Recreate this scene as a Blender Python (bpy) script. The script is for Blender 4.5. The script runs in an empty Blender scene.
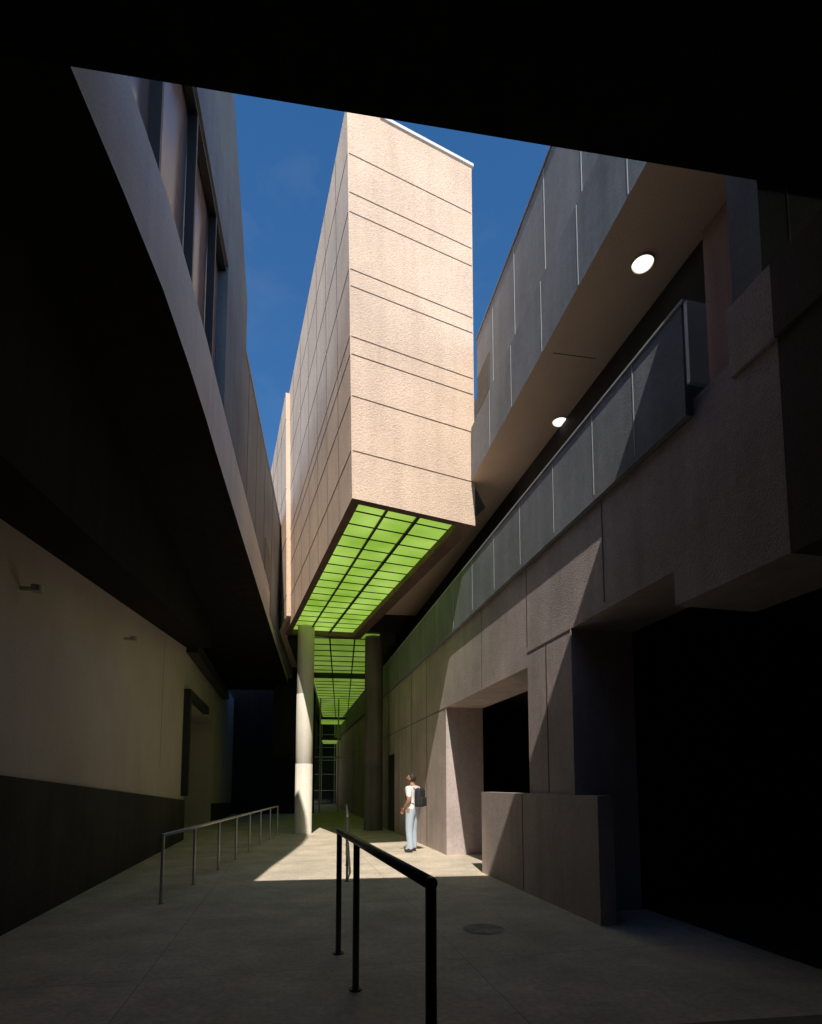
import bpy, bmesh, math, random
from mathutils import Vector, Matrix
random.seed(4)
S=bpy.context.scene
COL=S.collection

# ------------------------------------------------------------------ materials
def new_mat(name):
    m=bpy.data.materials.new(name); m.use_nodes=True
    nt=m.node_tree; b=nt.nodes['Principled BSDF']
    return m,nt,b
def concrete(name,c,var=0.25,rough=0.85,scale=1.0,bump=0.25,streak=0.3,fine=60,spec=0.3,grit=(0.86,1.1),pits=0.0):
    m,nt,b=new_mat(name); N=nt.nodes; L=nt.links
    tc=N.new('ShaderNodeTexCoord')
    n1=N.new('ShaderNodeTexNoise'); n1.inputs['Scale'].default_value=0.7*scale; n1.inputs['Detail'].default_value=8
    n1.inputs['Roughness'].default_value=0.62
    L.new(tc.outputs['Object'],n1.inputs['Vector'])
    mp=N.new('ShaderNodeMapping'); mp.inputs['Scale'].default_value=(3.5,3.5,0.25)
    L.new(tc.outputs['Object'],mp.inputs['Vector'])
    n2=N.new('ShaderNodeTexNoise'); n2.inputs['Scale'].default_value=1.3; n2.inputs['Detail'].default_value=6
    L.new(mp.outputs['Vector'],n2.inputs['Vector'])
    n3=N.new('ShaderNodeTexNoise'); n3.inputs['Scale'].default_value=fine; n3.inputs['Detail'].default_value=4
    L.new(tc.outputs['Object'],n3.inputs['Vector'])
    def mr(src,lo,hi,a=0.3,bb=0.7):
        r=N.new('ShaderNodeMapRange'); r.inputs['From Min'].default_value=a; r.inputs['From Max'].default_value=bb
        r.inputs['To Min'].default_value=lo; r.inputs['To Max'].default_value=hi
        L.new(src,r.inputs['Value']); return r.outputs['Result']
    def mul(a,bv):
        r=N.new('ShaderNodeMath'); r.operation='MULTIPLY'; L.new(a,r.inputs[0]); L.new(bv,r.inputs[1]); return r.outputs[0]
    f=mul(mul(mr(n1.outputs['Fac'],1-var,1+var),mr(n2.outputs['Fac'],1-streak,1+streak*0.5)),mr(n3.outputs['Fac'],*grit))
    if pits:
        n4=N.new('ShaderNodeTexNoise'); n4.inputs['Scale'].default_value=14; n4.inputs['Detail'].default_value=3
        L.new(tc.outputs['Object'],n4.inputs['Vector'])
        f=mul(f,mr(n4.outputs['Fac'],1-pits,1+pits*.5,.35,.65))
    mx=N.new('ShaderNodeVectorMath'); mx.operation='SCALE'; mx.inputs[0].default_value=c; L.new(f,mx.inputs['Scale'])
    L.new(mx.outputs['Vector'],b.inputs['Base Color'])
    b.inputs['Roughness'].default_value=rough; b.inputs['Specular IOR Level'].default_value=spec
    bp=N.new('ShaderNodeBump'); bp.inputs['Strength'].default_value=bump; bp.inputs['Distance'].default_value=0.02
    L.new(n3.outputs['Fac'],bp.inputs['Height']); L.new(bp.outputs['Normal'],b.inputs['Normal'])
    return m
def plain(name,c,rough=0.5,metal=0.0,spec=0.5,emit=None,es=0):
    m,nt,b=new_mat(name); N=nt.nodes; L=nt.links
    b.inputs['Base Color'].default_value=(*c,1); b.inputs['Roughness'].default_value=rough
    b.inputs['Metallic'].default_value=metal; b.inputs['Specular IOR Level'].default_value=spec
    tc=N.new('ShaderNodeTexCoord'); n=N.new('ShaderNodeTexNoise'); n.inputs['Scale'].default_value=9; n.inputs['Detail'].default_value=5
    L.new(tc.outputs['Object'],n.inputs['Vector'])
    r=N.new('ShaderNodeMapRange'); r.inputs['To Min'].default_value=max(0,rough-0.12); r.inputs['To Max'].default_value=min(1,rough+0.12)
    L.new(n.outputs['Fac'],r.inputs['Value']); L.new(r.outputs['Result'],b.inputs['Roughness'])
    if emit:
        b.inputs['Emission Color'].default_value=(*emit,1); b.inputs['Emission Strength'].default_value=es
    return m

M={}
M['tower']=concrete('tower_stucco',(0.86,0.645,0.485),var=0.12,bump=0.8,streak=0.08,fine=40,grit=(0.84,1.1),pits=.04)
M['joint']=plain('joint_dark',(0.14,0.09,0.065),0.9)
M['rim']=concrete('soffit_rim_paint',(0.18,0.115,0.09),var=0.1)
M['cap']=plain('metal_coping',(0.8,0.8,0.77),0.5)
M['panel']=concrete('grey_wall_panel',(0.25,0.265,0.28),var=0.22,streak=0.15,bump=0.15,pits=.06)
M['panel_l']=concrete('grey_upper_panel',(0.28,0.29,0.30),var=0.18,streak=0.12,bump=0.15,pits=.06)
M['jointl']=plain('joint_light',(0.45,0.46,0.46),0.6)
M['jointg']=plain('joint_grey',(0.12,0.115,0.11),0.8)
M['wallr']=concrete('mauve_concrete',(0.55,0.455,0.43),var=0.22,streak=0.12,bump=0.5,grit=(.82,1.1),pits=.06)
M['wallrd']=concrete('passage_wall_painted_shade',(0.12,0.10,0.09),var=0.2,streak=0.12,bump=0.3,spec=.1)  # darker copy of the wall concrete, with passage shade put into its colour
M['soffit']=concrete('tan_soffit_stucco',(0.85,0.65,0.51),var=0.05,streak=0.03,bump=0.1)
M['redwall']=concrete('red_brown_stucco',(0.42,0.25,0.20),var=0.15)
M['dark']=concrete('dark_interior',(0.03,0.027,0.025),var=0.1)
M['passage']=concrete('passage_shade_black',(0.016,0.014,0.013),var=0.1,spec=0.05)  # near-black colour stands in for the deep shade under the slab
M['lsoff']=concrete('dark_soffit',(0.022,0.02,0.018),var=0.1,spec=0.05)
M['fascia']=concrete('pale_fascia',(0.82,0.75,0.69),var=0.08,streak=0.08,bump=0.1)
M['lwall']=concrete('beige_lower_wall',(0.52,0.45,0.395),var=0.10,streak=0.03,bump=0.1)
M['dado']=concrete('dark_rough_dado',(0.04,0.036,0.032),var=0.4,streak=0.2,bump=0.6,fine=25)
M['col']=concrete('column_concrete',(0.80,0.74,0.64),var=0.10,streak=0.12,bump=0.2)
M['col2']=concrete('column_concrete_dark',(0.17,0.145,0.125),var=0.2,streak=0.3,bump=0.3)  # darker brown-grey concrete for the second column
M['metal']=plain('rail_painted_steel',(0.10,0.095,0.09),0.42,metal=0.6)
M['galv']=plain('rail_galvanised_steel',(0.50,0.48,0.45),0.4,metal=0.6)
M['mull']=plain('dark_window_frame',(0.035,0.035,0.035),0.45,metal=0.3)
M['glass']=plain('glazing_painted_reflection',(0.46,0.28,0.21),0.16,spec=0.8)  # tan reflection of the tower put into the glass base colour
M['endglass']=plain('entrance_glass',(0.02,0.035,0.02),0.07,spec=1.0)
M['lamp']=plain('lamp_lens',(0.9,0.9,0.85),0.4,emit=(1,0.95,0.82),es=1.3)

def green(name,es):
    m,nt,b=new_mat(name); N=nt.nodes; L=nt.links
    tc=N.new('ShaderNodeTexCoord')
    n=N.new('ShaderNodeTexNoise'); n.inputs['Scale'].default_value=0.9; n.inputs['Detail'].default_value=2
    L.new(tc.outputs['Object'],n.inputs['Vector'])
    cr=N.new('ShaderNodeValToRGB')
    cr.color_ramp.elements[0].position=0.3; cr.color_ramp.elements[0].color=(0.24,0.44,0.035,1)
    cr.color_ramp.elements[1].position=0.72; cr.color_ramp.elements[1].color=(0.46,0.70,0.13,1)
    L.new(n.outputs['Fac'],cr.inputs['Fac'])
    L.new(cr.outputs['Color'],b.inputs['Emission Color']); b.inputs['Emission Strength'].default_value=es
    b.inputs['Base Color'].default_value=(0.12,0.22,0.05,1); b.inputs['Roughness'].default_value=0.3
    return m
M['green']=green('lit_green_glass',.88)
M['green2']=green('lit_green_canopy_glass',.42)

def paving(name,k):
    m,nt,b=new_mat(name); N=nt.nodes; L=nt.links
    tc=N.new('ShaderNodeTexCoord')
    mp=N.new('ShaderNodeMapping'); mp.inputs['Rotation'].default_value=(0,0,math.radians(-12)); mp.inputs['Location'].default_value=(1.1,0.4,0); L.new(tc.outputs['Object'],mp.inputs['Vector'])
    br=N.new('ShaderNodeTexBrick'); br.offset=0.0; br.inputs['Scale'].default_value=1.0
    br.inputs['Brick Width'].default_value=2.6; br.inputs['Row Height'].default_value=2.6; br.inputs['Mortar Size'].default_value=0.006
    br.inputs['Color1'].default_value=(0.68*k,0.575*k,0.455*k,1); br.inputs['Color2'].default_value=(0.65*k,0.55*k,0.435*k,1); br.inputs['Mortar'].default_value=(0.45*k,0.38*k,0.30*k,1)
    L.new(mp.outputs['Vector'],br.inputs['Vector'])
    n=N.new('ShaderNodeTexNoise'); n.inputs['Scale'].default_value=1.3; n.inputs['Detail'].default_value=10; n.inputs['Roughness'].default_value=0.7
    L.new(tc.outputs['Object'],n.inputs['Vector'])
    r=N.new('ShaderNodeMapRange'); r.inputs['From Min'].default_value=0.3; r.inputs['From Max'].default_value=0.7; r.inputs['To Min'].default_value=0.65; r.inputs['To Max'].default_value=1.15
    L.new(n.outputs['Fac'],r.inputs['Value'])
    n5=N.new('ShaderNodeTexNoise'); n5.inputs['Scale'].default_value=22; n5.inputs['Detail'].default_value=4
    L.new(tc.outputs['Object'],n5.inputs['Vector'])
    r5=N.new('ShaderNodeMapRange'); r5.inputs['From Min'].default_value=0.3; r5.inputs['From Max'].default_value=0.6; r5.inputs['To Min'].default_value=0.82; r5.inputs['To Max'].default_value=1.05
    L.new(n5.outputs['Fac'],r5.inputs['Value'])
    mm=N.new('ShaderNodeMath'); mm.operation='MULTIPLY'; L.new(r.outputs['Result'],mm.inputs[0]); L.new(r5.outputs['Result'],mm.inputs[1])
    mx=N.new('ShaderNodeVectorMath'); mx.operation='SCALE'; L.new(br.outputs['Color'],mx.inputs[0]); L.new(mm.outputs[0],mx.inputs['Scale'])
    L.new(mx.outputs['Vector'],b.inputs['Base Color']); b.inputs['Roughness'].default_value=0.75
    bp=N.new('ShaderNodeBump'); bp.inputs['Strength'].default_value=0.3; bp.inputs['Distance'].default_value=0.01
    n2=N.new('ShaderNodeTexNoise'); n2.inputs['Scale'].default_value=70; L.new(tc.outputs['Object'],n2.inputs['Vector'])
    L.new(n2.outputs['Fac'],bp.inputs['Height']); L.new(bp.outputs['Normal'],b.inputs['Normal'])
    return m
M['pave']=paving('concrete_paving',1.0)
M['pave2']=paving('paving_painted_shade',.34)  # darkened copy of the paving, shade under the passage put into its colour

# ------------------------------------------------------------------ helpers
def empty(name,loc=(0,0,0)):
    e=bpy.data.objects.new(name,None); e.location=loc; e.empty_display_size=0.3; COL.objects.link(e); return e
def mesh_obj(name,verts,faces,mat,parent=None,smooth=False):
    me=bpy.data.meshes.new(name); me.from_pydata([tuple(v) for v in verts],[],faces)
    bm=bmesh.new(); bm.from_mesh(me); bmesh.ops.recalc_face_normals(bm,faces=bm.faces); bm.to_mesh(me); bm.free()
    o=bpy.data.objects.new(name,me); COL.objects.link(o)
    if mat: me.materials.append(mat)
    if smooth:
        for p in me.polygons: p.use_smooth=True
    if parent: o.parent=parent
    return o
def prism_data(plan,z0,z1):
    n=len(plan)
    z0s=z0 if isinstance(z0,(list,tuple)) else [z0]*n
    z1s=z1 if isinstance(z1,(list,tuple)) else [z1]*n
    v=[(p[0],p[1],z0s[i]) for i,p in enumerate(plan)]+[(p[0],p[1],z1s[i]) for i,p in enumerate(plan)]
    f=[list(range(n))[::-1],list(range(n,2*n))]+[[i,(i+1)%n,n+(i+1)%n,n+i] for i in range(n)]
    return v,f
def prism(name,plan,z0,z1,mat,parent=None):
    v,f=prism_data(plan,z0,z1); return mesh_obj(name,v,f,mat,parent)
def multi(name,items,mat,parent=None):
    V=[];F=[]
    for v,f in items:
        k=len(V); V+=v; F+=[[i+k for i in ff] for ff in f]
    return mesh_obj(name,V,F,mat,parent)
# a wall line: x = a + b*y ; off is measured perpendicular, + = to the right (away +x)
class Line:
    def __init__(s,a,b):
        s.a=a;s.b=b; l=math.hypot(1,b); s.n=(1/l,-b/l)
    def p(s,d,off=0): return (s.a+s.b*d+off*s.n[0], d+off*s.n[1])
    def quad(s,d0,d1,o0,o1): return [s.p(d0,o0),s.p(d0,o1),s.p(d1,o1),s.p(d1,o0)]
    def box(s,d0,d1,o0,o1,z0,z1): return prism_data(s.quad(d0,d1,o0,o1),z0,z1)
def tube(p0,p1,r,seg=14,cap=True):
    p0=Vector(p0);p1=Vector(p1);d=(p1-p0).normalized()
    up=Vector((0,0,1)) if abs(d.z)<0.9 else Vector((1,0,0))
    u=d.cross(up).normalized();w=d.cross(u)
    V=[tuple(p+(u*math.cos(2*math.pi*i/seg)+w*math.sin(2*math.pi*i/seg))*r) for p in (p0,p1) for i in range(seg)]
    F=[[i,(i+1)%seg,seg+(i+1)%seg,seg+i] for i in range(seg)]
    if cap: F+=[list(range(seg))[::-1],list(range(seg,2*seg))]
    return V,F

# ------------------------------------------------------------------ ground
mesh_obj('pavement',[(-300,-300,0),(300,-300,0),(300,300,0),(-300,300,0)],[[0,1,2,3]],M['pave'])

# ------------------------------------------------------------------ passage (we stand under it)
pb=empty('overhead_passage_building')
def fe(x): return 3.43+0.141*x
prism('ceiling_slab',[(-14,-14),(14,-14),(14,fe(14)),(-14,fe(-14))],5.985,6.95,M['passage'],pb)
prism('end_wall',[(-14,-14.4),(14,-14.4),(14,-14.01),(-14,-14.01)],0,6.9,M['passage'],pb)  # unseen wall added behind the camera to close the passage and darken it
mesh_obj('passage_shade_sheet',[(-14,-14,.004),(14,-14,.004),(14,fe(14),.004),(-14,fe(-14),.004)],[[0,1,2,3]],M['pave2'])  # added darker sheet standing in for shade on the passage floor

# ------------------------------------------------------------------ right building
rb=empty('concrete_academic_building')
R=Line(3.45,-.22)
items=[R.box(12.2,40,0,.85,0,4.68),
       R.box(16,40,.85,12,0,4.67),
       R.box(8.0,12.2,0,.85,3.2,4.68),
       R.box(6.75,8.0,0,.85,0,4.68),
       R.box(4.9,6.75,0,.85,3.42,4.68),
       R.box(3.75,4.9,0,.85,3.1,4.68)]
multi('concrete_wall',items,M['wallr'],rb)
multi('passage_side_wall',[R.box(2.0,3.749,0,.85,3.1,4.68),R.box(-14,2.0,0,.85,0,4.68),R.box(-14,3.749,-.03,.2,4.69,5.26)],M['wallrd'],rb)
multi('raised_wall',[R.box(3.75,4.15,-.03,.2,4.69,5.26)],M['wallr'],rb)
multi('low_wall',[R.box(6.15,9.8,-.07,.12,0,1.38)],M['wallr'],rb)
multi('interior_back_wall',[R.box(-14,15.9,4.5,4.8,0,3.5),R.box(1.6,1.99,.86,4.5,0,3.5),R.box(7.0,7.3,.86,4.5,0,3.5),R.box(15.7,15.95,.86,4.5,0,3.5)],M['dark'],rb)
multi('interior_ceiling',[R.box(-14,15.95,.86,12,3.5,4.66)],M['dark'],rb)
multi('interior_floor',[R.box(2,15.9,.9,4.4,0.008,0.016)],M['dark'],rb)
multi('walkway_slab',[R.box(-14,40,.02,3,4.70,4.85)],M['wallr'],rb)
J=[]
for d in (13.9,15.6,17.4,19.2): J.append(R.box(d,d+.02,-.004,.02,0.0,4.67))
for d in (9.9,7.98,6.0,): J.append(R.box(d,d+.016,-.004,.02,3.25 if d in(9.9,) else 3.5,4.67))
J.append(R.box(7.4,7.42,-.004,.02,1.4,3.4))
J.append(R.box(12.2,30,-.004,.02,3.18,3.20)); J.append(R.box(6.76,8.0,-.004,.02,3.40,3.42)); 
J.append(R.box(8.1,8.12,-.074,-.06,0.02,1.36))
multi('wall_joint',J,M['joint'],rb)
multi('side_door',[R.box(18.1,19.1,-.01,.02,0.01,2.5)],M['mull'],rb)
multi('parapet',[R.box(4.6,40,-.06,.12,4.69,5.72)],M['panel'],rb)
multi('parapet_cap',[R.box(4.57,40,-.075,.14,5.721,5.745)],M['jointl'],rb)
multi('parapet_joint',[R.box(d,d+.014,-.063,-.05,4.75,5.71) for d in (5.3,6.05,7.0,8.05,9.1,10.2,11.4,12.7,14,15.5,17,19)],M['jointl'],rb)
multi('parapet_end_plate',[R.box(4.53,4.569,-.06,.13,4.95,5.70)],M['cap'],rb)
# grey stair-tower panels turning away to the right, just beyond the passage edge
prism('stair_panel',[(2.57,4.16),(2.62,3.86),(3.9,4.04),(3.9,4.4)],4.87,7.2,M['panel'],rb)
multi('stair_panel_joint',[prism_data([(x,3.855+(x-2.62)*.1406),(x+.014,3.855+(x+.014-2.62)*.1406),(x+.014,3.88+(x-2.62)*.1406),(x,3.88+(x-2.62)*.1406)],4.9,7.18) for x in (2.86,3.3)],M['jointl'],rb)
multi('walkway_wall',[R.box(4.45,5.2,.75,1.1,4.86,7.24)],M['redwall'],rb)
multi('walkway_wall_far',[R.box(5.2,40,.80,1.1,4.86,7.24)],M['dark'],rb)
U=Line(3.08,-.19)
up=[U.p(-8),U.p(10.15),(1.55,11.2),(-4.2,26.0),(12,26),(12,-8)]
v,f=prism_data(up,7.25,8.3)
ob=mesh_obj('upper_floor_band',v,f,M['panel'],rb)
ob.data.materials.append(M['soffit'])
for p in ob.data.polygons:
    if abs(p.normal.z)>.9 and p.center.z<7.3: p.material_index=1
multi('band_joint',[U.box(d,d+.014,-.004,.02,7.27,8.28) for d in (5.0,6.0,7.0,8.1,9.1)],M['jointl'],rb)
multi('upper_wall',[prism_data([U.p(-8,.08),U.p(10.0,.08),(1.6,11.2),(-3.9,26.0),(12,26),(12,-8)],8.301,9.98)],M['panel_l'],rb)
multi('upper_wall_joint',[U.box(d,d+.014,.075,.09,8.33,9.97) for d in (6.0,7.0,8.1,9.1)],M['jointl'],rb)
multi('roof_coping',[U.box(-8,10.0,.06,.4,9.981,10.01)],M['panel_l'],rb)
multi('slit_window',[U.box(9.3,9.95,.06,.09,8.45,9.15)],M['mull'],rb)
multi('soffit_joint',[prism_data([(1.9,7.0),(2.5,7.1),(2.5,7.11),(1.9,7.01)],7.246,7.26)],M['joint'],rb)
for i,(x,y) in enumerate(((2.56,5.71),(2.36,8.41))):
    bm=bmesh.new()
    bmesh.ops.create_cone(bm,cap_ends=True,segments=32,radius1=.10,radius2=.115,depth=.03,matrix=Matrix.Translation((x,y,7.238)))
    me=bpy.data.meshes.new('l'); bm.to_mesh(me); bm.free()
    me.materials.append(M['lamp']); o=bpy.data.objects.new('downlight_lens_%d'%(i+1),me); COL.objects.link(o); o.parent=rb
    V=[];F=[];n=32
    for k,(r,z) in enumerate(((.116,7.228),(.126,7.228),(.126,7.252),(.116,7.252))):
        V+=[(x+r*math.cos(2*math.pi*j/n),y+r*math.sin(2*math.pi*j/n),z) for j in range(n)]
    for k in range(3): F+=[[k*n+j,k*n+(j+1)%n,(k+1)*n+(j+1)%n,(k+1)*n+j] for j in range(n)]
    mesh_obj('downlight_ring_%d'%(i+1),V,F,M['galv'],rb)

# ------------------------------------------------------------------ left building
lb=empty('panelled_campus_building')
FP=[(-2.12,2.2),(-2.14,3.13),(-2.19,3.9),(-2.26,4.74),(-2.38,5.6),(-2.52,6.5),(-2.64,7.19),(-3.07,9.8),(-5.75,26.3)]
back=[(-22,26.3),(-22,2.2)]
v,f=prism_data(FP+back,6.0,6.95)
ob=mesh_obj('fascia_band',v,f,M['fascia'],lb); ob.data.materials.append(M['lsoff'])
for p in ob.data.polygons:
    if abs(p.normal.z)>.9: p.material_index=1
FW=FP[:8]
g=[(x-.14,y-.02) for x,y in FW]
prism('window_glazing',g+[(-22,9.7),(-22,2.2)],6.951,9.2,M['glass'],lb)
mu=[]
def seg_box(p,q,t,z0,z1,o=0.0):
    p=Vector(p);q=Vector(q);d=(q-p).normalized();n=Vector((d.y,-d.x))
    return prism_data([tuple(p+n*o),tuple(q+n*o),tuple(q+n*(o-t)),tuple(p+n*(o-t))],z0,z1)
for a,b in zip(FW[:-1],FW[1:]):
    for z in (6.952,9.12): mu.append(seg_box(a,b,.10,z,z+.06,-.03))
for yy in (3.5,4.6,5.75,6.9):
    for a,b in zip(FW[:-1],FW[1:]):
        if a[1]<=yy<b[1]:
            t=(yy-a[1])/(b[1]-a[1]); x=a[0]+t*(b[0]-a[0])
            mu.append(seg_box((x,yy),(x-.008,yy+.05),.10,6.953,9.18,-.03))
multi('window_mullions',mu,M['mull'],lb)
prism('window_end_panel',[(-2.72,7.7),(-3.05,9.72),(-4,9.72),(-4,7.7)],6.952,9.2,M['panel_l'],lb)
prism('upper_wall',[FP[0],FP[2],FP[4],FP[6],(-2.72,7.7),(-3.05,9.7),(-22,9.7),(-22,2.2)],9.201,[12.6,12.6,12.6,12.4,12.13,10.45,10.45,12.6],M['panel_l'],lb)
B2=Line(-3.25+.14*10.2,-.14)
multi('rear_wing_wall',[B2.box(9.75,27,-12,0,6.25,10.0)],M['panel_l'],lb)
multi('rear_wing_coping',[B2.box(9.74,27,-.25,.03,10.001,10.05)],M['jointl'],lb)
multi('rear_wing_corner_trim',[B2.box(9.70,9.749,-.12,.02,6.5,10.0)],M['cap'],lb)
multi('rear_wing_joint',[B2.box(d,d+.02,-.02,.005,6.3,9.98) for d in (10.9,12.2,13.7,15.5,17.5,20)],M['jointg'],lb)
multi('rear_wing_window',[B2.box(14,15.3,-.02,.008,6.9,7.9),B2.box(17.7,19.8,-.02,.008,6.9,7.9)],M['mull'],lb)
Ll=Line(-2.9,-.22)
multi('lower_wall',[Ll.box(3.3,15.6,-1,0,0,5.99),Ll.box(15.6,21.5,-1,0,3.9,5.99),Ll.box(21.5,45,-1,0,0,5.99),Ll.box(15.6,21.5,-1.4,-1.001,0,3.9)],M['lwall'],lb)
multi('passage_side_wall',[Ll.box(-14,3.299,-1,0,0,5.98)],M['wallrd'],lb)  # wall stretch darkened to cut light bounced onto the near floor
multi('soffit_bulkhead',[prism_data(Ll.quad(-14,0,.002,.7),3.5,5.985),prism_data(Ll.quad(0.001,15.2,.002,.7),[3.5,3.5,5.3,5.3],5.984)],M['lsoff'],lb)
def dado(d0,d1,z0,z1):
    q=Ll.quad(d0,d1,0.0,.07); return prism_data(q,0,[z0,z0,z1,z1])
multi('dado_wall',[dado(-14,15.6,2.6,1.08),dado(21.5,40,.8,.3)],M['dado'],lb)
multi('wall_trim',[Ll.box(15.3,15.58,.0,.16,1.2,3.9),Ll.box(15.3,19.0,.0,.17,3.901,4.15),Ll.box(15.4,24,.0,.30,5.2,5.5)],M['mull'],lb)
multi('lower_wall_joint',[Ll.box(d,d+.010,-.01,.003,1.9,4.98) for d in (12.7,)],M['jointg'],lb)
for i,(y,z) in enumerate(((5.84,3.6),(9.6,4.05))):
    px,py=Ll.p(y,.0)
    multi('wall_light_%d'%(i+1),[tube((px,py,z),(px+.16,py+.03,z),.025),tube((px+.16,py+.03,z-.03),(px+.16,py+.03,z+.04),.06)],M['galv'],lb)

# ------------------------------------------------------------------ tower
tb=empty('cantilevered_tower_building')
FL=Vector((-1.01,9.21));FR=Vector((1.22,10.24)); td=Vector((-.3545,1)).normalized()
LEN=9.3
BL=FL+td*LEN; BR=FR+td*LEN*.95
fd=(FR-FL).normalized(); WID=(FR-FL).length
tower_objs=[]
def inset(l,r,f,b):
    a=FL+fd*l+td*f; b2=FR-fd*r+td*f; c=BR-fd*r-td*b; d=BL+fd*l-td*b
    return [a,b2,c,d]
outer=[FL,FR,BR,BL]; inner=inset(.16,.30,.16,.2)
ZB,ZT=6.4,13.9
V=[(p.x,p.y,ZB) for p in outer]+[(p.x,p.y,ZT) for p in outer]+[(p.x,p.y,ZB) for p in inner]+[(p.x,p.y,ZB+.2) for p in inner]
F=[[4,5,6,7],[12,13,14,15]]
for i in range(4):
    j=(i+1)%4
    F+=[[i,j,4+j,4+i],[i,j,8+j,8+i],[8+i,8+j,12+j,12+i]]
me=bpy.data.meshes.new('tower_shell'); me.from_pydata(V,[],F)
bm=bmesh.new(); bm.from_mesh(me); bmesh.ops.recalc_face_normals(bm,faces=bm.faces); bm.to_mesh(me); bm.free()
me.materials.append(M['tower']); me.materials.append(M['rim'])
for p in me.polygons:
    if p.center.z<6.7: p.material_index=1
o=bpy.data.objects.new('tower_shell',me); COL.objects.link(o); o.parent=tb; tower_objs.append(o)
def sb(p,q,z0,z1,o0=.004,o1=-.02):
    d=(q-p).normalized(); n=Vector((d.y,-d.x))
    return prism_data([tuple(p+n*o0),tuple(q+n*o0),tuple(q+n*o1),tuple(p+n*o1)],z0,z1)
J=[]
for z in (12.86,12.1,11.72,10.62,10.3,9.35,9.02,8.25,7.25): J.append(sb(FL+fd*.02,FR-fd*.02,z,z+.018))
for z in (12.86,11.72,10.62,9.35,9.02,8.25,7.25): J.append(sb(BL,FL+td*.02,z,z+.016,.005))
for s in (1.0,2.1,3.2,4.4,5.7,7.1):
    p=FL+td*s; J.append(sb(p+td*.018,p,6.45,13.85,.006))
tower_objs.append(multi('stucco_joint',J,M['joint'],tb))
tower_objs.append(multi('roof_coping',[sb(FL+fd*.6,FR+fd*.03,13.901,13.96,.03,-.25),sb(FR,BR,13.902,13.95,.03,-.2)],M['cap'],tb))
gl=[(p.x,p.y) for p in inset(.15,.29,.15,.19)]
prism('green_soffit_glass',gl,6.555,6.59,M['green'],tb)
G=[]
depth=(inner[3]-inner[0]).length
nrow=17
for i in range(1,nrow):
    s=depth*i/nrow
    p=inner[0]+td*s; q=inner[1]+td*s*((inner[2]-inner[1]).length/depth)
    G.append(sb(p,q,6.54,6.554 ,.016,-.016))
for t,w in ((.30,.022),(.62,.03)):
    p=inner[0].lerp(inner[1],t); q=inner[3].lerp(inner[2],t)
    G.append(sb(p,q,6.50,6.539,w,-w))
multi('soffit_grid',G,M['mull'],tb)
P0=FL+td*7.9
n=Vector((-td.y,td.x))
q0=P0+n*.13; q1=FL+td*15.5+n*.13
tower_objs.append(prism('rear_volume',[tuple(q0),tuple(P0-n*.2),tuple(FL+td*9.35-n*.2),tuple(BL-n*2.4+td*.05),tuple(BL-n*2.4+td*6),tuple(q1)],6.62,13.75,M['tower'],tb))
tower_objs.append(multi('rear_joint',[prism_data([tuple(q0+td*s+n*.006),tuple(q0+td*(s+.03)+n*.006),tuple(q0+td*(s+.03)-n*.02),tuple(q0+td*s-n*.02)],6.65,13.7) for s in (1.2,2.4,3.6)]+
  [prism_data([tuple(q0+n*.005),tuple(q1+n*.005),tuple(q1-n*.02),tuple(q0-n*.02)],z,z+.02) for z in (12.86,10.62,9.02,7.25)],M['joint'],tb))
# the left edge of the tower is raked slightly outwards towards the top
for o in tower_objs:
    for vv in o.data.vertices:
        w=1-max(0,min(1,(Vector(vv.co.xy)-FL-td*(Vector(vv.co.xy)-FL).dot(td)).dot(fd)/WID))
        s=-.17*w*(vv.co.z-6.4)/7.5
        vv.co.x+=fd.x*s; vv.co.y+=fd.y*s
# canopy beyond the columns
C=Line(-2.25+.125*18,-.125)
multi('canopy_slab',[C.box(18.35,44,-2.6,3.2,6.63,7.6)],M['dark'],tb)
multi('canopy_glass',[C.box(18.4,25.0,-1.25,1.25,6.55,6.58),C.box(25.3,43.9,-1.35,1.35,6.55,6.58)],M['green2'],tb)
# lower glazed bays stepping down towards the entrance
multi('canopy_lower_glass',[C.box(33,36,-1.3,1.3,5.4,5.43),C.box(37,41,-1.3,1.3,4.5,4.53)],M['green2'],tb)
G=[C.box(d,d+.04,-1.3,1.4,6.51,6.54) for d in [18.9+.9*i for i in range(28)]]
G+=[C.box(18.6,43.9,o,o+.05,6.47,6.509) for o in (-.45,.4)]
G+=[C.box(25.0,25.3,-2.0,2.0,6.35,6.6),C.box(18.4,43.9,-1.8,-1.36,6.3,6.62),C.box(18.4,43.9,1.36,1.8,6.3,6.62)]
G+=[C.box(32.9,33,-1.4,1.4,5.35,5.5),C.box(36.9,37,-1.4,1.4,4.45,4.6)]
multi('canopy_grid',G,M['mull'],tb)
multi('gap_darkening_volume',[C.box(25,43.9,-3.0,-1.81,2.9,6.62),C.box(30,30.3,-6,-1.4,0,6.6)],M['dark'],tb)  # dark volumes added to black out the gap left of the canopy
multi('canopy_cross_beams',[C.box(31,31.1,-1.8,1.8,3.0,3.08)]+[C.box(31,31.1,o,o+.08,0,6.3) for o in (-1.2,-.2,.9)],M['galv'],tb)

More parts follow.
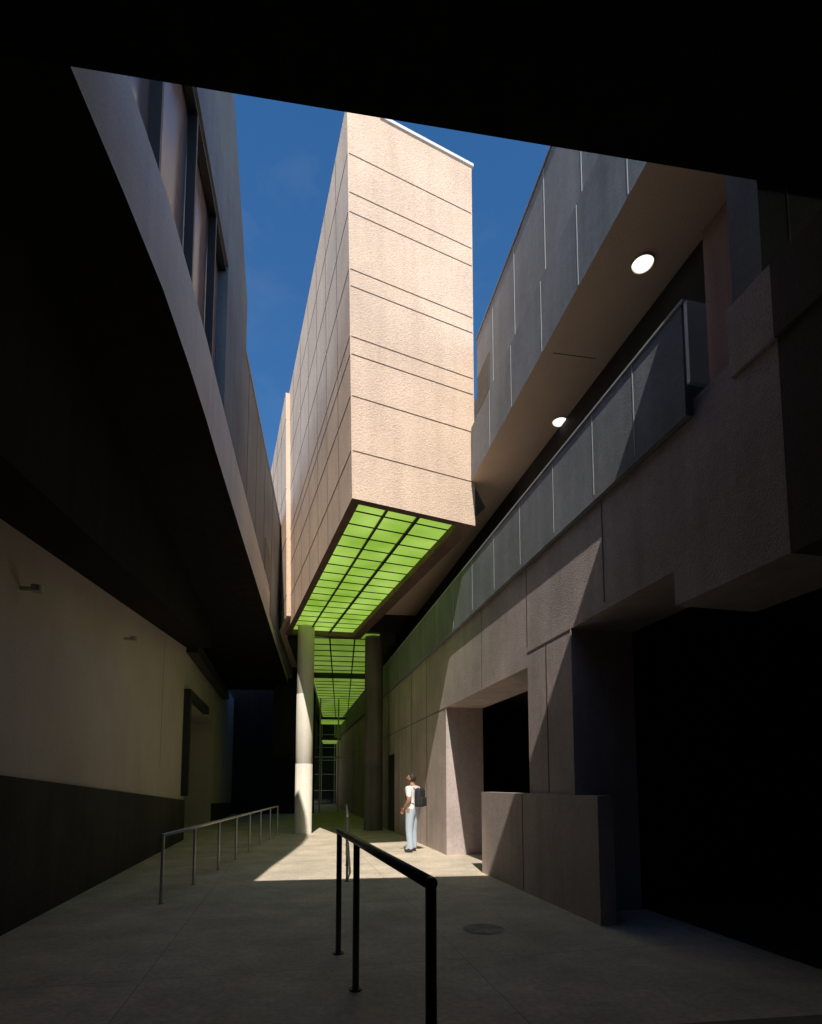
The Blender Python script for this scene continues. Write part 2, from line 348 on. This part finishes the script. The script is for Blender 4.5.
for (x,y,r,mm) in ((-3.36,17.6,.265,'col'),(-1.27,18.9,.31,'col2')):
    V=[];F=[];n_=40
    prof=[(r*1.02,0.0),(r*1.02,.03),(r,.035),(r,2.15),(r*.985,2.155),(r*.985,2.17),(r,2.175),(r,4.35),(r*.985,4.355),(r*.985,4.37),(r,4.375),(r,6.62)]
    for rr,z in prof: V+=[(rr*math.cos(2*math.pi*j/n_),rr*math.sin(2*math.pi*j/n_),z) for j in range(n_)]
    for k in range(len(prof)-1): F+=[[k*n_+j,k*n_+(j+1)%n_,(k+1)*n_+(j+1)%n_,(k+1)*n_+j] for j in range(n_)]
    o=mesh_obj('concrete_column',V,F,M[mm],smooth=True); o.location=(x,y,0)

# ------------------------------------------------------------------ end building with entrance
eb=empty('entrance_building')
prism('end_wall',[(-30,44),(25,44),(25,50),(-30,50)],0,9.5,M['dark'],eb)
prism('entrance_glazing',[(-8,43.8),(0,43.8),(0,43.9),(-8,43.9)],0,6.5,M['endglass'],eb)
G=[]
for i in range(9): G.append(prism_data([(-8+i,43.7),(-7.95+i,43.7),(-7.95+i,43.79),(-8+i,43.79)],0,6.5))
for z in (.0,1.05,2.3,3.4,4.4,5.4): G.append(prism_data([(-8,43.72),(0,43.72),(0,43.78),(-8,43.78)],z,z+.06))
multi('entrance_frame',G,M['galv'],eb)

# ------------------------------------------------------------------ handrails
def rail(name,pts,h,r,posts,mat):
    e=empty(name)
    items=[]
    P=[Vector((x,y,h)) for x,y in pts]
    for a,b in zip(P[:-1],P[1:]): items.append(tube(a,b,r))
    bm=bmesh.new()
    for p in P: 
        bmesh.ops.create_uvsphere(bm,u_segments=12,v_segments=8,radius=r*1.0,matrix=Matrix.Translation(p))
    me=bpy.data.meshes.new('s'); bm.to_mesh(me); bm.free()
    items.append(([tuple(v.co) for v in me.vertices],[list(p.vertices) for p in me.polygons]))
    o=multi('top_rail',items,mat,e)
    for p in o.data.polygons: p.use_smooth=True
    it=[]
    for x,y in posts:
        it.append(tube((x,y,0),(x,y,h-r*.3),r*.82)); it.append(tube((x,y,0),(x,y,.012),r*1.6))
    multi('posts',it,mat,e)
    return e
def lerp2(a,b,t): return (a[0]+(b[0]-a[0])*t,a[1]+(b[1]-a[1])*t)
a,b=(-.65,5.15),(.085,2.45)
rail('handrail',[a,b],1.08,.030,[a,lerp2(a,b,.33),b],M['metal'])
a,b=(-3.17,7.25),(-4.03,17.06)
rail('handrail',[a,b],.86,.024,[lerp2(a,b,t) for t in (0,.14,.29,.43,.57,.71,.86,1)],M['galv'])
a,b=(-1.0,8.9),(-1.62,14.2)
rail('handrail',[a,b],1.0,.022,[lerp2(a,b,t) for t in (0,.33,.66,1)],M['metal'])
# manhole cover
V=[];F=[];n_=40
for r,z in ((.0,.012),(.26,.012),(.27,.004),(.30,.008),(.31,.004)): 
    V+=[(r*math.cos(2*math.pi*j/n_),r*math.sin(2*math.pi*j/n_),z) for j in range(n_)]
for k in range(4): F+=[[k*n_+j,k*n_+(j+1)%n_,(k+1)*n_+(j+1)%n_,(k+1)*n_+j] for j in range(n_)]
o=mesh_obj('manhole_cover',V,F,concrete('weathered_iron',(0.40,0.35,0.28),var=.3)); o.location=(.76,6.0,.002); o.scale=(.7,.7,.5)

# ------------------------------------------------------------------ man
man=empty('standing_man',(0.03,12.75,0)); man.rotation_euler=(0,0,math.radians(58))
skin=plain('skin',(0.42,0.22,0.15),0.55); shirt=plain('white_tshirt',(0.80,0.80,0.78),0.9)
jeans=plain('pale_jeans',(0.46,0.54,0.64),0.9); shoe=plain('shoes',(0.05,0.045,0.04),0.6); hairm=plain('dark_hair',(0.03,0.02,0.015),0.7)
packm=plain('black_backpack',(0.02,0.02,0.025),0.7)
def skinmesh(verts,edges,rad,levels=2,root=0):
    me=bpy.data.meshes.new('t'); me.from_pydata(verts,edges,[])
    o=bpy.data.objects.new('t',me); COL.objects.link(o)
    m=o.modifiers.new('s','SKIN'); m.use_smooth_shade=True
    for i,r in enumerate(rad):
        sv=me.skin_vertices[0].data[i]; sv.radius=r if isinstance(r,tuple) else (r,r); sv.use_root=(i==root)
    s=o.modifiers.new('d','SUBSURF'); s.levels=levels; s.render_levels=levels
    dg=bpy.context.evaluated_depsgraph_get(); dg.update()
    out=bpy.data.meshes.new_from_object(o.evaluated_get(dg)); bpy.data.objects.remove(o)
    return out
def mk(name,parts,parent):
    bm=bmesh.new()
    for me,T in parts:
        t=me.copy(); t.transform(T); bm.from_mesh(t)
    me=bpy.data.meshes.new(name); bm.to_mesh(me); bm.free()
    for p in me.polygons: p.use_smooth=True
    o=bpy.data.objects.new(name,me); COL.objects.link(o); o.parent=parent; return o
v=[(0,0,.97),(0,0,1.12),(0,.0,1.28),(0,-.01,1.40),(0,-.005,1.50),(0,.015,1.58),
   (-.18,-.01,1.42),(-.23,-.06,1.15),(-.17,.11,.98),
   (.18,-.01,1.42),(.24,-.05,1.14),(.23,.05,.90),
   (-.09,0,.90),(-.105,.02,.50),(-.11,-.02,.09),(-.13,.13,.035),
   (.09,0,.90),(.12,.05,.50),(.15,.04,.09),(.18,.19,.035),
   (-.11,-.06,.045),(.15,-.0,.045)]
e=[(0,1),(1,2),(2,3),(3,4),(4,5),(3,6),(6,7),(7,8),(3,9),(9,10),(10,11),(0,12),(12,13),(13,14),(14,15),(0,16),(16,17),(17,18),(18,19),(14,20),(18,21)]
r=[(.175,.13),(.165,.125),(.185,.13),(.15,.105),.056,.052,.08,.056,.032,.08,.056,.032,.115,.088,.066,.04,.115,.088,.066,.04,.038,.038]
body=skinmesh(v,e,r)
o=mk('body',[(body,Matrix())],man)
for m_ in (skin,shirt,jeans,shoe): o.data.materials.append(m_)
for p in o.data.polygons:
    c=p.center
    if c.z<.085: k=3
    elif c.z>1.475: k=0
    elif c.z<1.25 and (abs(c.x)>.175) and c.z>.86: k=0
    elif c.z<1.12 and c.y>.1 and c.x<-.12 and c.z>.9: k=0
    elif c.z<.96: k=2
    else: k=1
    p.material_index=k
def hand(w,d,side):
    w=Vector(w); d=Vector(d).normalized(); sd=Vector(side).normalized(); nn=d.cross(sd)
    parts=[]
    parts.append((skinmesh([tuple(w-d*.02),tuple(w+d*.03),tuple(w+d*.085)],[(0,1),(1,2)],[.026,.032,.034],1),Matrix()))
    for i,(off,l) in enumerate(((-.03,.07),(-.01,.08),(.01,.075),(.03,.058))):
        b=w+d*.08+sd*off
        parts.append((skinmesh([tuple(b),tuple(b+d*l*.5+nn*.005),tuple(b+d*l*.8+nn*.022),tuple(b+d*l*.95+nn*.04)],[(0,1),(1,2),(2,3)],[.0095,.009,.008,.007],1),Matrix()))
    b=w+d*.03-sd*.025
    parts.append((skinmesh([tuple(b),tuple(b+d*.03-sd*.028),tuple(b+d*.06-sd*.034+nn*.01)],[(0,1),(1,2)],[.012,.010,.008],1),Matrix()))
    return parts
for nm,w,d,s in (('hand_left',(-.17,.11,.98),(.3,.5,-.7),(0,-.7,-.5)),('hand_right',(.23,.05,.90),(-.03,.25,-1),(0,-1,-.2))):
    o=mk(nm,hand(w,d,s),man); o.data.materials.append(skin)
def sph(c,s,seg=24,rng=16):
    bm=bmesh.new(); bmesh.ops.create_uvsphere(bm,u_segments=seg,v_segments=rng,radius=1)
    for q in bm.verts: q.co=Vector((q.co.x*s[0],q.co.y*s[1],q.co.z*s[2]))
    return bm,Vector(c)
head=empty('head'); head.parent=man; head.location=(0,.015,1.60); head.rotation_euler=(math.radians(14),0,math.radians(8))
def hp(name,bm,c,mat,fn=None):
    for q in bm.verts:
        if fn: fn(q)
        q.co+=c
    me=bpy.data.meshes.new(name); bm.to_mesh(me); bm.free(); me.materials.append(mat)
    for p in me.polygons: p.use_smooth=True
    o=bpy.data.objects.new(name,me); COL.objects.link(o); o.parent=head; return o
def jaw(q):
    if q.co.z<0:
        k=1+q.co.z/.118*.38; q.co.x*=k
        if q.co.y<0: q.co.y*=k
        else: q.co.y*=1-.12*abs(q.co.z)/.118
bm,c=sph((0,.025,.04),(.075,.095,.118)); hp('skull',bm,c,skin,jaw)
def hairf(q):
    if q.co.y>.03 and q.co.z<.055: q.co*=.86
    if q.co.z<-.045: q.co*=.8
bm,c=sph((0,.015,.052),(.082,.1,.115)); hp('hair',bm,c,hairm,hairf)
bm,c=sph((0,.125,.03),(.012,.018,.024),12,8); hp('nose',bm,c,skin)
bm,c=sph((0,.105,-.018),(.024,.012,.007),12,8); hp('mouth',bm,c,plain('lips',(.35,.13,.1),.5))
for sx in (-1,1):
    bm,c=sph((sx*.03,.106,.05),(.011,.009,.007),12,8); hp('eye_%s'%('l' if sx<0 else 'r'),bm,c,plain('eye',(.05,.04,.03),.3))
    bm,c=sph((sx*.08,.02,.03),(.009,.02,.032),12,8); hp('ear_%s'%('l' if sx<0 else 'r'),bm,c,skin)
def rbox(name,c,s,mat,bev=.05,parent=man):
    bm=bmesh.new(); bmesh.ops.create_cube(bm,size=1)
    for q in bm.verts: q.co=Vector((q.co.x*s[0],q.co.y*s[1],q.co.z*s[2]))
    bmesh.ops.bevel(bm,geom=bm.edges[:],offset=bev,segments=4,affect='EDGES',profile=.6)
    for q in bm.verts: q.co+=Vector(c)
    me=bpy.data.meshes.new(name); bm.to_mesh(me); bm.free(); me.materials.append(mat)
    for p in me.polygons: p.use_smooth=True
    o=bpy.data.objects.new(name,me); COL.objects.link(o); o.parent=parent; return o
rbox('backpack',(0,-.2,1.22),(.28,.16,.42),packm,.07)
rbox('backpack_pocket',(0,-.285,1.13),(.22,.07,.2),packm,.03)
for sx in (-1,1):
    st=skinmesh([(sx*.09,-.12,1.41),(sx*.1,-.03,1.495),(sx*.1,.08,1.40),(sx*.11,.13,1.25),(sx*.15,.02,1.12),(sx*.12,-.12,1.08)],[(i,i+1) for i in range(5)],[(.022,.01)]*6,1)
    o=mk('backpack_strap_%s'%('l' if sx<0 else 'r'),[(st,Matrix())],man); o.data.materials.append(packm)

# ------------------------------------------------------------------ light, sky, camera
sv=Vector((.035,-.643,.766)).normalized()   # direction towards the sun
W_=bpy.data.worlds.new('World'); S.world=W_; W_.use_nodes=True
nt=W_.node_tree; bg=nt.nodes['Background']; N=nt.nodes; L=nt.links
sky=N.new('ShaderNodeTexSky'); sky.sky_type='NISHITA'; sky.sun_disc=False
sky.sun_elevation=math.asin(sv.z); sky.sun_rotation=math.atan2(sv.x,sv.y)
sky.air_density=1.0; sky.dust_density=0.4; sky.ozone_density=3.0
hs=N.new('ShaderNodeHueSaturation'); hs.inputs['Saturation'].default_value=1.27; hs.inputs['Value'].default_value=1.25
L.new(sky.outputs['Color'],hs.inputs['Color'])
# very faint cirrus
tc=N.new('ShaderNodeTexCoord'); mp=N.new('ShaderNodeMapping'); mp.inputs['Scale'].default_value=(3,3,7); L.new(tc.outputs['Generated'],mp.inputs['Vector'])
cn=N.new('ShaderNodeTexNoise'); cn.inputs['Scale'].default_value=2.2; cn.inputs['Detail'].default_value=9; cn.inputs['Roughness'].default_value=.6; cn.inputs['Distortion'].default_value=.6
L.new(mp.outputs['Vector'],cn.inputs['Vector'])
cr=N.new('ShaderNodeMapRange'); cr.inputs['From Min'].default_value=.52; cr.inputs['From Max'].default_value=.8; cr.inputs['To Min'].default_value=0; cr.inputs['To Max'].default_value=.05
L.new(cn.outputs['Fac'],cr.inputs['Value'])
mx=N.new('ShaderNodeMix'); mx.data_type='RGBA'; L.new(cr.outputs['Result'],mx.inputs['Factor']); L.new(hs.outputs['Color'],mx.inputs['A']); mx.inputs['B'].default_value=(5,5.6,6.2,1)
L.new(mx.outputs['Result'],bg.inputs['Color']); bg.inputs['Strength'].default_value=0.12
sl=bpy.data.lights.new('sun','SUN'); sl.energy=5; sl.angle=math.radians(.5); sl.color=(1,.94,.84)
so=bpy.data.objects.new('sun',sl); COL.objects.link(so); so.rotation_euler=sv.to_track_quat('Z','Y').to_euler(); so.location=(0,-10,30)
cam=bpy.data.cameras.new('camera'); co=bpy.data.objects.new('camera',cam); COL.objects.link(co)
cam.sensor_fit='HORIZONTAL'; cam.sensor_width=36; cam.lens=560/822*36; cam.shift_y=224/822
cam.clip_start=.05; cam.clip_end=2000
co.location=(0,0,1.5); co.rotation_euler=(math.radians(95),0,0)
S.camera=co
S.view_settings.view_transform='Standard'; S.view_settings.look='None'; S.view_settings.exposure=0
